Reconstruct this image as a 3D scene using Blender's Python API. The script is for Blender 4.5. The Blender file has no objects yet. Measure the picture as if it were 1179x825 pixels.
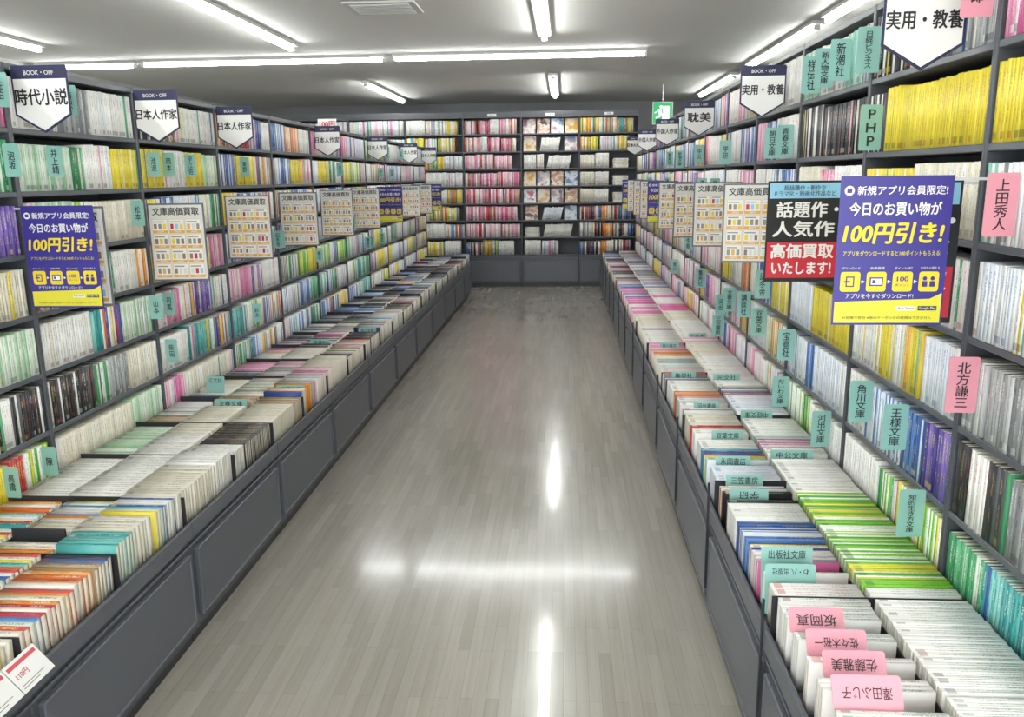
import bpy, bmesh, math, random
import numpy as np
from mathutils import Vector, Matrix
random.seed(11)
SC = bpy.context.scene
COL = bpy.context.collection
try:
    SC.view_settings.view_transform = 'Standard'
    SC.view_settings.look = 'None'
except Exception:
    pass

# ---------------------------------------------------------------- helpers
def lin(h, a=1.0):
    h = h.lstrip('#')
    o = []
    for i in (0, 2, 4):
        c = int(h[i:i+2], 16) / 255.0
        o.append(c/12.92 if c <= 0.04045 else ((c+0.055)/1.055)**2.4)
    return (o[0], o[1], o[2], a)

MATS = {}
def mat(name, hexcol, rough=0.5, metal=0.0, emit=0.0, noise=0.0, nscale=8.0, spec=0.5):
    if name in MATS:
        return MATS[name]
    m = bpy.data.materials.new(name); m.use_nodes = True
    nt = m.node_tree; b = nt.nodes['Principled BSDF']
    c = lin(hexcol)
    b.inputs['Base Color'].default_value = c
    b.inputs['Roughness'].default_value = rough
    b.inputs['Metallic'].default_value = metal
    b.inputs['Specular IOR Level'].default_value = spec
    if emit > 0:
        b.inputs['Emission Color'].default_value = c
        b.inputs['Emission Strength'].default_value = emit
    if noise > 0:
        tc = nt.nodes.new('ShaderNodeTexCoord'); n = nt.nodes.new('ShaderNodeTexNoise')
        n.inputs['Scale'].default_value = nscale; n.inputs['Detail'].default_value = 5
        nt.links.new(tc.outputs['Object'], n.inputs['Vector'])
        r = nt.nodes.new('ShaderNodeValToRGB')
        r.color_ramp.elements[0].position = .3; r.color_ramp.elements[1].position = .7
        r.color_ramp.elements[0].color = tuple(x*(1-noise) for x in c[:3])+(1,)
        r.color_ramp.elements[1].color = tuple(min(1, x*(1+noise)) for x in c[:3])+(1,)
        nt.links.new(n.outputs['Fac'], r.inputs['Fac'])
        nt.links.new(r.outputs['Color'], b.inputs['Base Color'])
    MATS[name] = m
    return m

def link(o):
    COL.objects.link(o); return o

def thing(name, label, category, loc=(0,0,0), rotz=0.0, group=None, data=None):
    o = bpy.data.objects.new(name, data)
    if data is None:
        o.empty_display_size = .05
    o.location = loc; o.rotation_euler = (0,0,rotz)
    o["label"] = label; o["category"] = category
    if group: o["group"] = group
    return link(o)

def part(name, mesh, parent, loc=(0,0,0), rot=(0,0,0), label=None):
    o = bpy.data.objects.new(name, mesh)
    o.parent = parent; o.location = loc; o.rotation_euler = rot
    if label: o["label"] = label
    return link(o)

MC = {}
def box(x0,x1,y0,y1,z0,z1, m, bev=0.0, seg=2):
    key = (round(x0,5),round(x1,5),round(y0,5),round(y1,5),round(z0,5),round(z1,5),m.name,bev)
    if key in MC: return MC[key]
    bm = bmesh.new()
    v = [bm.verts.new(p) for p in [(x0,y0,z0),(x1,y0,z0),(x1,y1,z0),(x0,y1,z0),(x0,y0,z1),(x1,y0,z1),(x1,y1,z1),(x0,y1,z1)]]
    for q in [(3,2,1,0),(4,5,6,7),(0,1,5,4),(1,2,6,5),(2,3,7,6),(3,0,4,7)]:
        bm.faces.new([v[i] for i in q])
    if bev > 0:
        bmesh.ops.bevel(bm, geom=bm.edges[:], offset=bev, segments=seg, affect='EDGES', profile=.5)
    me = bpy.data.meshes.new('m'); bm.to_mesh(me); bm.free()
    me.materials.append(m); MC[key] = me
    return me

def prism(pts, y0, y1, m, bev=0.0):
    """polygon in xz extruded along y"""
    bm = bmesh.new()
    a = [bm.verts.new((p[0],y0,p[1])) for p in pts]
    b = [bm.verts.new((p[0],y1,p[1])) for p in pts]
    n = len(pts)
    f0 = bm.faces.new(a); bm.faces.new(b[::-1])
    for i in range(n):
        bm.faces.new([a[(i+1)%n], a[i], b[i], b[(i+1)%n]])
    bmesh.ops.recalc_face_normals(bm, faces=bm.faces[:])
    if bev > 0:
        ed = list(f0.edges)
        bmesh.ops.bevel(bm, geom=ed, offset=bev, segments=3, affect='EDGES', profile=.5)
    me = bpy.data.meshes.new('m'); bm.to_mesh(me); bm.free()
    me.materials.append(m)
    return me

def rrect(x0,x1,z0,z1,r,n=5):
    p = []
    for cx,cz,a0 in ((x1-r,z0+r,-90),(x1-r,z1-r,0),(x0+r,z1-r,90),(x0+r,z0+r,180)):
        for i in range(n+1):
            a = math.radians(a0+90*i/n); p.append((cx+r*math.cos(a), cz+r*math.sin(a)))
    return p

def panel(x0,x1,z0,z1,m):
    """drawer front: raised plate with a thin stepped border"""
    key=('panel',x0,x1,z0,z1)
    if key in MC: return MC[key]
    bm=bmesh.new()
    rings=[(0,.0078,.010),(0,-.005,.010),(.0025,-.008,.009),(.011,-.008,.007),(.014,-.0045,.006)]
    R=[]
    for ins,y,r in rings:
        R.append([bm.verts.new((p[0],y,p[1])) for p in rrect(x0+ins,x1-ins,z0+ins,z1-ins,r)])
    n=len(R[0])
    for a,b in zip(R[:-1],R[1:]):
        for i in range(n): bm.faces.new([a[i],a[(i+1)%n],b[(i+1)%n],b[i]])
    bm.faces.new(R[-1]); bm.faces.new(R[0][::-1])
    bmesh.ops.recalc_face_normals(bm,faces=bm.faces[:])
    me=bpy.data.meshes.new('m'); bm.to_mesh(me); bm.free(); me.materials.append(m); MC[key]=me
    return me

def cyl(r, z0, z1, m, n=12):
    key = ('c',r,z0,z1,m.name)
    if key in MC: return MC[key]
    bm = bmesh.new()
    bmesh.ops.create_cone(bm, cap_ends=True, segments=n, radius1=r, radius2=r, depth=z1-z0)
    bmesh.ops.translate(bm, verts=bm.verts[:], vec=(0,0,(z0+z1)/2))
    me = bpy.data.meshes.new('m'); bm.to_mesh(me); bm.free(); me.materials.append(m)
    MC[key] = me
    return me

TC = {}
def text_geo(s, space=1.0):
    k = (s,space)
    if k in TC: return TC[k]
    cu = bpy.data.curves.new('t','FONT'); cu.body = s; cu.size = 1; cu.resolution_u = 3
    cu.align_x = 'CENTER'; cu.space_line = space
    o = bpy.data.objects.new('t', cu); COL.objects.link(o)
    dg = bpy.context.evaluated_depsgraph_get()
    me = bpy.data.meshes.new_from_object(o.evaluated_get(dg))
    vs = [(v.co.x, v.co.y) for v in me.vertices]; fs = [tuple(p.vertices) for p in me.polygons]
    bpy.data.objects.remove(o); bpy.data.curves.remove(cu); bpy.data.meshes.remove(me)
    xs = [v[0] for v in vs]; ys = [v[1] for v in vs]
    x0,x1,y0,y1 = min(xs),max(xs),min(ys),max(ys)
    g = ([(v[0]-(x0+x1)/2, v[1]-(y0+y1)/2) for v in vs], fs, x1-x0, y1-y0)
    TC[k] = g
    return g

class Print:
    """printed artwork lying just in front (-y) of a board, drawn in x (right) and z (up)"""
    def __init__(s): s.v=[]; s.f=[]; s.mi=[]; s.mats=[]
    def _m(s,m):
        if m not in s.mats: s.mats.append(m)
        return s.mats.index(m)
    def poly(s, pts, m, y):
        n = len(s.v); s.v += [(p[0],y,p[1]) for p in pts]; s.f.append(tuple(range(n,n+len(pts)))); s.mi.append(s._m(m))
    def rect(s,x0,x1,z0,z1,m,y): s.poly([(x0,z0),(x1,z0),(x1,z1),(x0,z1)],m,y)
    def text(s,t,cx,cz,w,h,m,y,bold=.02,space=1.0,slant=0.0,flip=False):
        g = text_geo(t,space); sx = w/g[2]; sz = h/g[3]
        k=min(sx,sz); sx = min(sx,k*1.25); sz=min(sz,k*1.25)
        if flip: sx=-sx; sz=-sz
        i = s._m(m)
        offs = [(0,0)] if bold<=0 else [(-bold,0),(bold,0),(0,bold*.7),(0,-bold*.7)]
        for q,(dx,dz) in enumerate(offs):
            n = len(s.v); s.v += [(cx+(a+dx+b*slant)*sx, y-.00004*q, cz+(b+dz)*sz) for a,b in g[0]]
            for f in g[1]: s.f.append(tuple(j+n for j in f)); s.mi.append(i)
    def mesh(s):
        me = bpy.data.meshes.new('print'); me.from_pydata(s.v,[],s.f)
        for m in s.mats: me.materials.append(m)
        me.polygons.foreach_set('material_index', s.mi); me.update()
        return me

# ---------------------------------------------------------------- materials
M_STEEL = mat('dark_charcoal_steel','#484a50',.42,noise=.06,nscale=3)
M_STEEL2 = mat('dark_charcoal_panel','#55585f',.4,noise=.06,nscale=3)
M_BLACK = mat('black_steel','#2c2d31',.45)
M_BACKP = mat('shelf_back_panel','#606267',.6)
M_WHITE = mat('white_print','#e6e5e2',.55)
M_NAVY = mat('navy_print','#26264a',.5)
M_PURP = mat('purple_print','#372f86',.4)
M_YEL = mat('yellow_print','#d8d03c',.45)
M_YELD = mat('golden_yellow_print','#e6cc26',.45)
M_INK = mat('black_print','#1b1b1f',.5)
M_RED = mat('red_print','#c4283a',.45)
M_REDP = mat('faded_red_print','#c8505c',.5)
M_SKY = mat('light_blue_print','#8cc3dd',.45)
M_GREY = mat('grey_print','#8d8a86',.5)
M_PAPER = mat('paper_print','#d6d4ce',.55)
M_ORAN = mat('orange_print','#dca84c',.5)
M_BROWN = mat('brown_print','#8d7360',.5)
M_MINT = mat('mint_card','#8ab9b0',.35,noise=.04)
M_PINK = mat('pink_card','#d48e9c',.35,noise=.04)
M_GREEN = mat('green_exit','#1f9c58',.4,emit=.6)
M_EXITW = mat('white_exit','#f4fff8',.4,emit=.8)
M_CLEAR = mat('clip_plastic','#c9ccd0',.25)

def book_material():
    m = bpy.data.materials.new('printed_book_cover'); m.use_nodes = True
    nt = m.node_tree; N = nt.nodes; L = nt.links; b = N['Principled BSDF']
    b.inputs['Roughness'].default_value = .38; b.inputs['Specular IOR Level'].default_value=.35
    ca = N.new('ShaderNodeAttribute'); ca.attribute_name = 'col'
    ia = N.new('ShaderNodeAttribute'); ia.attribute_name = 'ink'
    uv = N.new('ShaderNodeUVMap'); uv.uv_map = 'UVMap'
    sp = N.new('ShaderNodeSeparateXYZ'); L.new(uv.outputs['UV'], sp.inputs[0])
    def mth(op,a,bb=None,c=None):
        n = N.new('ShaderNodeMath'); n.operation = op
        for i,x in enumerate((a,bb,c)):
            if x is None: continue
            if isinstance(x,(int,float)): n.inputs[i].default_value = x
            else: L.new(x, n.inputs[i])
        return n.outputs[0]
    u, v = sp.outputs[0], sp.outputs[1]
    du = mth('ABSOLUTE', mth('SUBTRACT', u, .5))
    inu = mth('LESS_THAN', du, .2)
    rn = ia.outputs['Alpha']
    cb = N.new('ShaderNodeCombineXYZ')
    L.new(mth('MULTIPLY', u, 5.0), cb.inputs[0]); L.new(mth('MULTIPLY', v, 60.0), cb.inputs[1]); L.new(mth('MULTIPLY', rn, 91.0), cb.inputs[2])
    no = N.new('ShaderNodeTexNoise'); no.inputs['Scale'].default_value = 1.0; no.inputs['Detail'].default_value = 1
    L.new(cb.outputs[0], no.inputs['Vector'])
    glyph = mth('GREATER_THAN', no.outputs['Fac'], .5)
    top = mth('SUBTRACT', .93, mth('MULTIPLY', rn, .06))
    low = mth('ADD', .5, mth('MULTIPLY', rn, .22))
    t1 = mth('MULTIPLY', mth('LESS_THAN', v, top), mth('GREATER_THAN', v, low))
    t2 = mth('MULTIPLY', mth('LESS_THAN', v, mth('SUBTRACT', low, .14)), mth('GREATER_THAN', v, .24))
    t2 = mth('MULTIPLY', t2, mth('LESS_THAN', du, .12))
    title = mth('MULTIPLY', mth('MULTIPLY', mth('MAXIMUM', t1, t2), inu), glyph)
    band = mth('MULTIPLY', mth('MULTIPLY', mth('LESS_THAN', v, .13), mth('GREATER_THAN', v, .04)), mth('GREATER_THAN', rn, .6))
    band = mth('MULTIPLY', band, mth('GREATER_THAN', u, -.5))
    fac = mth('MULTIPLY', mth('MAXIMUM', mth('MULTIPLY', title, .75), mth('MULTIPLY', band, .6)), .85)
    mx = N.new('ShaderNodeMix'); mx.data_type = 'RGBA'
    L.new(fac, mx.inputs[0]); L.new(ca.outputs['Color'], mx.inputs[6]); L.new(ia.outputs['Color'], mx.inputs[7])
    L.new(mx.outputs[2], b.inputs['Base Color'])
    return m
M_BOOK = book_material()
M_PAGES = mat('book_pages','#e0dac9',.8,noise=.06,nscale=60)

def floor_material():
    m = bpy.data.materials.new('vinyl_plank_floor'); m.use_nodes = True
    nt = m.node_tree; N = nt.nodes; L = nt.links; b = N['Principled BSDF']
    tc = N.new('ShaderNodeTexCoord')
    mp = N.new('ShaderNodeMapping'); mp.inputs['Rotation'].default_value = (0,0,math.radians(90))
    L.new(tc.outputs['Object'], mp.inputs['Vector'])
    br = N.new('ShaderNodeTexBrick')
    br.inputs['Scale'].default_value = 1.0
    br.inputs['Brick Width'].default_value = .40; br.inputs['Row Height'].default_value = .038
    br.inputs['Mortar Size'].default_value = .0005; br.inputs['Mortar Smooth'].default_value = .3
    br.offset = .37; br.offset_frequency = 2
    br.inputs['Color1'].default_value = lin('#a09b92'); br.inputs['Color2'].default_value = lin('#948f86')
    br.inputs['Mortar'].default_value = lin('#7b766d')
    L.new(mp.outputs[0], br.inputs['Vector'])
    mp2 = N.new('ShaderNodeMapping'); mp2.inputs['Scale'].default_value = (60,2.0,1)
    L.new(tc.outputs['Object'], mp2.inputs['Vector'])
    no = N.new('ShaderNodeTexNoise'); no.inputs['Scale'].default_value = 1; no.inputs['Detail'].default_value = 6
    L.new(mp2.outputs[0], no.inputs['Vector'])
    rp = N.new('ShaderNodeValToRGB'); rp.color_ramp.elements[0].position=.3; rp.color_ramp.elements[1].position=.7
    rp.color_ramp.elements[0].color=(.91,.905,.9,1); rp.color_ramp.elements[1].color=(1.04,1.04,1.04,1)
    L.new(no.outputs['Fac'], rp.inputs['Fac'])
    mx = N.new('ShaderNodeMix'); mx.data_type='RGBA'; mx.blend_type='MULTIPLY'; mx.inputs[0].default_value=1
    L.new(br.outputs['Color'], mx.inputs[6]); L.new(rp.outputs['Color'], mx.inputs[7])
    L.new(mx.outputs[2], b.inputs['Base Color'])
    n2 = N.new('ShaderNodeTexNoise'); n2.inputs['Scale'].default_value = 2.2; n2.inputs['Detail'].default_value = 3
    L.new(tc.outputs['Object'], n2.inputs['Vector'])
    mr = N.new('ShaderNodeMapRange'); mr.inputs[1].default_value=.35; mr.inputs[2].default_value=.65; mr.inputs[3].default_value=.16; mr.inputs[4].default_value=.25
    L.new(n2.outputs['Fac'], mr.inputs[0]); L.new(mr.outputs[0], b.inputs['Roughness'])
    b.inputs['Specular IOR Level'].default_value = .55
    b.inputs['Coat Weight'].default_value = .3; b.inputs['Coat Roughness'].default_value = .09
    n3 = N.new('ShaderNodeTexNoise'); n3.inputs['Scale'].default_value = 4; n3.inputs['Detail'].default_value = 1
    L.new(tc.outputs['Object'], n3.inputs['Vector'])
    bp = N.new('ShaderNodeBump'); bp.inputs['Strength'].default_value=.035; bp.inputs['Distance'].default_value=.008
    L.new(n3.outputs['Fac'], bp.inputs['Height']); L.new(bp.outputs['Normal'], b.inputs['Normal']); L.new(bp.outputs['Normal'], b.inputs['Coat Normal'])
    return m

# ---------------------------------------------------------------- room shell
CEIL = 2.63
def struct(name, me):
    o = link(bpy.data.objects.new(name, me)); o["kind"] = "structure"; return o
M_CEIL = mat('ceiling_board','#d6d6d1',.9)
M_WALL = mat('wall_paint','#b0b0ae',.85,noise=.03,nscale=2)
M_WALLB = mat('dark_wall_paint','#7c7d7f',.85,noise=.03,nscale=2)
struct('floor', box(-5.2,4.2,-3,13.5,-.1,0,floor_material()))
struct('ceiling', box(-5.2,4.2,-3,13.5,CEIL,CEIL+.1,M_CEIL))
struct('wall_back', box(-5.2,4.2,13.5,13.6,0,CEIL,M_WALLB))
struct('wall_left', box(-5.3,-5.2,-3,13.6,0,CEIL,M_WALL))
struct('wall_right', box(4.2,4.3,-3,13.6,0,CEIL,M_WALL))

# ---------------------------------------------------------------- lamps
def tube_mat():
    m = bpy.data.materials.new('fluorescent_tube'); m.use_nodes=True
    b = m.node_tree.nodes['Principled BSDF']
    b.inputs['Base Color'].default_value=(1,1,1,1)
    b.inputs['Emission Color'].default_value=(.975,1,.98,1); b.inputs['Emission Strength'].default_value=50
    return m
M_TUBE = tube_mat()
M_HOUS = mat('lamp_housing','#c4c5c2',.5)
def lamp(x,y,along,length=2.36):
    o = thing('fluorescent_light','long white fluorescent strip light fixed to the ceiling','ceiling light',(x,y,CEIL),0 if along=='y' else math.pi/2,'strip lights on the ceiling')
    h = prism([(-.052,-.028),(-.045,0),(.045,0),(.052,-.028),(.03,-.026),(-.03,-.026)],-length/2,length/2,M_HOUS)
    part('housing',h,o)
    part('tube',box(-.02,.02,-length/2+.03,length/2-.03,-.062,-.033,M_TUBE,.010,3),o,label='glowing white tube')
    for s in (-1,1):
        part('tube_socket',box(-.024,.024,-.012,.012,-.066,-.0285,M_HOUS,.004),o,(0,s*(length/2-.015),0))
for x,y,a in [(-2.32,6.15,'y'),(-.16,5.9,'y'),(1.92,5.38,'y'),(1.92,7.98,'y'),(-4.4,5.9,'y'),
              (-.42,8.05,'x'),(-2.86,8.1,'x'),(-2.35,11.3,'y'),(-.13,10.95,'y'),(1.93,11.2,'y'),
              (-.16,2.2,'y'),(-2.32,2.4,'y'),(1.92,2.0,'y'),(-.16,-1.2,'y'),(-2.32,-1.2,'y'),(1.92,-1.2,'y')]:  # this row: unseen strips added over and behind the camera for fill light
    lamp(x,y,a)
lamp(-4.62,8.15,'x',1.0)

# air vent
v = thing('air_vent','square white ceiling air vent with slatted grille','air vent',(-1.22,5.9,CEIL))
part('frame',prism([(-.24,-.012),(.24,-.012),(.24,0),(-.24,0)],-.2,.2,M_HOUS),v)
for i in range(7):
    part('slat',box(-.2,.2,-.008,.008,-.02,-.0125,M_HOUS),v,(0,-.15+.05*i,0))

# ---------------------------------------------------------------- bookcases
def bay(org, rotz, W, D, top, boards, label, group, bev=True):
    o = thing('bookcase', label, 'bookcase', org, rotz, group)
    t = .011
    part('side_panel', box(-W/2+.0005,-W/2+t,0,D,0,top,M_STEEL,.002,1), o)
    part('side_panel', box(W/2-t,W/2-.0005,0,D,0,top,M_STEEL,.002,1), o)
    part('back_panel', box(-W/2+t,W/2-t,D-.006,D,0.02,top-.02,M_BACKP), o)
    part('top_board', box(-W/2+t,W/2-t,0.001,D-.001,top-.022,top-.001,M_STEEL,.002,1), o)
    part('kick_plate', box(-W/2+t,W/2-t,.004,.02,0.0,boards[-1]-.03,M_STEEL), o)
    for z in boards:
        part('shelf_board', box(-W/2+t,W/2-t,.002,D-.0065,-.017,0,M_STEEL2,.002,1), o, (0,0,z))
    return o

R_X, L_X = .95, -1.80
R_TOP, L_TOP = 2.0, 1.88
R_B = [1.78,1.56,1.34,1.12,.90,.68,.46]
L_B = [1.675,1.47,1.265,1.06,.855,.65,.445]
R_Y0, R_P, R_N = 1.22, .77, 13
L_Y0, L_P, L_N = 1.04, .82, 12
for i in range(R_N):
    bay((R_X, R_Y0+R_P*(i+.5), 0), -math.pi/2, R_P, .2, R_TOP, R_B, 'tall dark grey steel bookcase packed with small paperbacks','bookcases along the aisle')
for i in range(L_N):
    bay((L_X, L_Y0+L_P*(i+.5), 0), math.pi/2, L_P, .2, L_TOP, L_B, 'tall dark grey steel bookcase packed with small paperbacks','bookcases along the aisle')
B_B = [2.07,1.837,1.604,1.371,1.138,.905,.672,.43]
for i in range(6):
    o=bay((-3.758+.793*(i+.5), 11.6, 0), 0, .793, .25, 2.3, B_B, 'tall dark steel bookcase filled with comics and magazines','bookcases across the aisle end')
    part('header_board', box(-.396,.396,0,.012,2.3005,2.36,M_STEEL,.002,1), o)

# low bins
def bin_unit(org, rotz, W, D, rows, posts, mid, label, group):
    o = thing('display_bin', label, 'display cabinet', org, rotz, group)
    part('plinth', box(-W/2+.002,W/2-.002,.03,D-.003,0,.05,M_BLACK), o)
    part('cabinet_body', box(-W/2+.001,W/2-.001,.008,D-.003,.0505,.395,M_STEEL,.003,1), o)
    part('drawer_front', panel(-W/2+.024,W/2-.024,.085,.328,M_STEEL2), o)
    part('trim_strip', box(-W/2+.001,W/2-.001,-.001,.0078,.344,.352,M_STEEL2,.002,1), o)
    part('front_rail', box(-W/2+.001,W/2-.001,-.005,.0078,.37,.425,M_STEEL2,.003,1), o)
    part('divider_plate', box(W/2-.004,W/2-.001,.009,D-.004,.3955,.512,M_BLACK,0), o)
    if mid: part('divider_plate', box(-.0015,.0015,.009,D-.004,.3955,.512,M_BLACK,0), o)
    for y in rows:
        for a,b in (((-W/2+.002,-.002),(.002,W/2-.005)) if mid else ((-W/2+.002,W/2-.005),)):
            part('divider_rail', box(a,b,y-.001,y+.001,.3955,.49,M_BLACK,0), o)
    if posts:
        part('front_post', box(-.004,.004,-.012,-.0055,.12,.50,M_BLACK,.001,1), o, (W/2-.01,0,0))
    return o
RB_Y0, RB_P, RB_N = 1.07, .77, 13
LB_Y0, LB_P, LB_N = .77, .82, 12
RB_X, LB_X = .49, -1.20
for i in range(RB_N):
    bin_unit((RB_X,RB_Y0+RB_P*(i+.5),0),-math.pi/2,RB_P,R_X-RB_X,[.235],i>=1,False,'low dark grey steel display cabinet with open book trays','display cabinets along the aisle')
for i in range(LB_N):
    bin_unit((LB_X,LB_Y0+LB_P*(i+.5),0),math.pi/2,LB_P,LB_X-L_X,[.205,.405],False,True,'low dark grey steel display cabinet with open book trays','display cabinets along the aisle')
for i in range(6):
    o = thing('base_cabinet','low dark grey base cabinet below the end bookcase','cabinet',(-3.758+.793*(i+.5),11.44,0),0,'base cabinets at the aisle end')
    part('plinth',box(-.39,.39,.02,.157,0,.05,M_BLACK),o)
    part('cabinet_body',box(-.395,.395,.008,.157,.0505,.42,M_STEEL,.003,1),o)
    part('drawer_front',panel(-.37,.37,.08,.36,M_STEEL2),o)

# ---------------------------------------------------------------- books
ST = {
 'white': (['#e9e8e3','#edece8','#e3e2dc'],['#6a6a6e','#5a5d76','#8a4a4a','#4c7c70']),
 'whiteblue': (['#e6e9eb','#dfe4ea','#d6dfe9'],['#4f7fc8','#4f84c8','#43609c']),
 'whitered': (['#ebe5e2','#e9e3df'],['#c04048','#b8535a','#50505a']),
 'yellow': (['#e2cf3e','#e6d448','#d9c636'],['#4a4a3a','#6a4a30','#b04030']),
 'cream': (['#e0dac8','#d9d2be','#e4e0d4'],['#7a7168','#6a6a6a','#8a6a50']),
 'lime': (['#f0f1ea','#72bc34','#f0f1ea','#4ea52e','#84c840','#e2d84a'],['#2d6a2a','#2c4c34','#8aa080']),
 'green': (['#3f8f5f','#5aa878','#d4dcd0','#2f7a50'],['#f0f0ea','#20402c']),
 'teal': (['#3f9a98','#57a9a4','#2f8488','#7fbfb8'],['#e8efe9','#183c40']),
 'blue': (['#3b63a8','#5a86c4','#2f4f8c','#dce2ea'],['#eef0f2','#f4e07a','#1c2c50']),
 'purple': (['#5a4a98','#7560ae','#4a3c88','#8a6fc0'],['#f0eef6','#e8d860']),
 'black': (['#2a2a2e','#3a3a3f','#232326','#55555a'],['#e6e4de','#c8b060','#c04040']),
 'grey': (['#8a8c8e','#a3a5a6','#7f8285','#b8babb'],['#f0f0ee','#2a2a2c']),
 'pink': (['#dc8cb0','#e4a8c0','#d2669a','#e8dade'],['#7a2a50','#f6f0f2']),
 'palepink': (['#e8c8d0','#e4b4c4','#ecdce0','#d898ac'],['#a04a6a','#8a5a60']),
 'magenta': (['#d8489c','#e26cb0','#d03c92','#ecd8e2'],['#fff0f8','#5a1a40']),
 'red': (['#b8343c','#c84a44','#9c2c34'],['#f2eee6','#f0d860']),
 'orange': (['#dd8a3a','#e6a04c','#cc6a34','#e9e2d4'],['#3a2a20','#f4efe6']),
 'tan': (['#b39a7a','#9c8060','#c6b498','#8a7458'],['#3a2c20','#f0e8d8']),
 'mint': (['#9fd0bf','#b8dccd','#dce4dc','#86bfae'],['#4a7068','#5a5a5a']),
 'palegreen': (['#cfdccc','#b9d4b6','#dde2d8','#98c49c'],['#4a7058','#5a5a5a']),
}
def mixof(*k):
    b=[];i=[]
    for s in k: b+=ST[s][0]; i+=ST[s][1]
    return (b,i)
ST['mix'] = mixof('white','whiteblue','blue','yellow','orange','teal','red','white','pink','purple')
ST['traymix'] = mixof('white','cream','orange','teal','red','blue','yellow','whiteblue','palegreen')
ST['mixlight'] = mixof('white','whitered','whiteblue','white','cream','mint','pink','whiteblue','grey')
ST['pale'] = mixof('white','white','cream','palegreen','white','whiteblue')
ST['accent'] = mixof('white','white','white','cream','whiteblue','blue','yellow','pink','green','whitered')
ST['mixdark'] = mixof('black','tan','white','blue','red','grey','cream','black')
ST['bluewhite'] = mixof('blue','whiteblue')
ST['comic'] = mixof('pink','whitered','palepink','white','tan','pink','palepink','red')
ST['mixwarm'] = mixof('orange','yellow','white','teal','cream','yellow')
ST['blackwhite'] = mixof('black','white','black')
ST['greenwhite'] = mixof('green','white','lime','white')
ST['darkcover'] = (['#2e3034','#3a3f44','#4a4440','#26333a','#5c5048'],['#d6d4ce','#c8b060'])
ST['navy'] = (['#232a40','#1e2230','#303a5a','#c9c9cc'],['#d6d4ce','#c8b060'])

# cards standing in the trays: colour, text, x, y, width, height
TRAY=[('p','坂岡真',.560,1.70,.12,.055),('p','佐々木裕一',.575,1.61,.125,.055),('p','佐藤雅美',.585,1.53,.125,.055),('p','澤田ふじ子',.575,1.43,.13,.065),
   ('m','わ・八 出版社',.567,1.935,.125,.13),('m','出版社文庫',.572,1.99,.13,.15),('m','永岡書店',.59,2.77,.12,.125),('m','三笠書房',.59,2.585,.12,.125),('m','学研',.58,2.47,.12,.12),('m','中公文庫',.81,2.84,.15,.125),('m','双葉文庫',.63,3.08,.12,.12),
   ('m','中経文庫',.80,3.35,.13,.125),('m','光文社',.80,4.0,.13,.125),('m','集英社',.60,4.06,.12,.12),('m','河出書房',.62,3.5,.11,.12),('m','角川書店',.62,4.8,.11,.12),('m','幻冬舎',.83,5.1,.11,.12),
   ('m','広文社',-1.70,3.81,.09,.15),('m','文春文庫',-1.50,3.50,.15,.12),('m','徳間文庫',-1.31,3.76,.14,.12),('m','双葉社',-1.5,4.9,.12,.12),('m','角川文庫',-1.30,5.3,.12,.12)]
def gaps_for(xa,xb):
    return [(c[3]-.022, c[3]+.024) for c in TRAY if xa<c[2]<xb]+([(2.10,2.14)] if xa<-1.505<xb else [])

CN = {'white':'white','whiteblue':'white and blue','whitered':'white and red','yellow':'yellow','cream':'cream','lime':'lime green','green':'green','teal':'teal','blue':'blue','purple':'purple','black':'black','grey':'grey','pink':'pink','palepink':'pale pink','magenta':'magenta','red':'red','orange':'orange','tan':'tan'
 ,'mint':'pale mint','palegreen':'pale green','darkcover':'dark','navy':'navy'}
REC = []   # (O,T,W,L,t,w,l,col,ink,rnd,where,style)
def add(O,T,W,L,t,w,l,style,where):
    b,i = ST[style]
    c = lin(random.choice(b)); k = random.uniform(.9,1.05)
    c = tuple(min(1,x*k) for x in c[:3])
    REC.append((O,T,W,L,t,w,l,c,lin(random.choice(i))[:3],random.random(),where,style))

def fill_shelf(y0,y1,zb,face_x,sgn,runs,clear,where='shelf',thick=(.009,.019),keep=.7):
    """books standing on a shelf, spine toward the aisle. sgn=-1: faces -X"""
    span = y1-y0; y = y0
    tot = sum(r[1] for r in runs)
    for st,fr in runs:
        yend = min(y1, y+span*fr/tot)
        hh = random.uniform(.154,.166) if clear<.195 else random.uniform(.168,.184); tb = random.uniform(thick[0],thick[0]+(thick[1]-thick[0])*.6)
        while True:
            t = max(.007, random.gauss(tb,.0022))
            if y+t > yend: break
            h = min(clear-.008, hh+random.uniform(-.002,.002)); w = random.uniform(.105,.107)
            inset = random.uniform(.003,.006)
            if random.random() < .995:
                O = (face_x - sgn*(inset+w), y, zb+.0005)
                s2 = st if random.random()<keep else 'accent'
                add(O,(0,1,0),(sgn,0,0),(0,0,1),t,w,h,s2,where)
            y += t+.0004
        y = yend+random.choice((0.001,.001,.003))

def fill_back(x0,x1,zb,face_y,runs,clear):
    span=x1-x0; x=x0; tot=sum(r[1] for r in runs)
    for st,fr in runs:
        xe=min(x1,x+span*fr/tot); hh=random.uniform(.17,.2)
        while True:
            t=max(.009,random.gauss(.014,.004))
            if x+t>xe: break
            h=min(clear-.015,hh+random.uniform(-.006,.004)); w=.125
            add((x,face_y+.01+w,zb+.0005),(1,0,0),(0,-1,0),(0,0,1),t,w,h,st,'back')
            x+=t+.0008
        x=xe+.004
def lean_back(x0,n,zb,face_y,deg,st,h=.18):
    """loose volumes leaning to one side on the shelf"""
    a=math.radians(deg); ca,sa=math.cos(a),math.sin(a); x=x0
    for _ in range(n):
        t=random.uniform(.010,.016)
        add((x,face_y+.14,zb+t*sa+.0006),(ca,0,-sa),(0,-1,0),(sa,0,ca),t,.125,h-random.uniform(0,.015),st,'back')
        x+=t/ca+.0008
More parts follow.
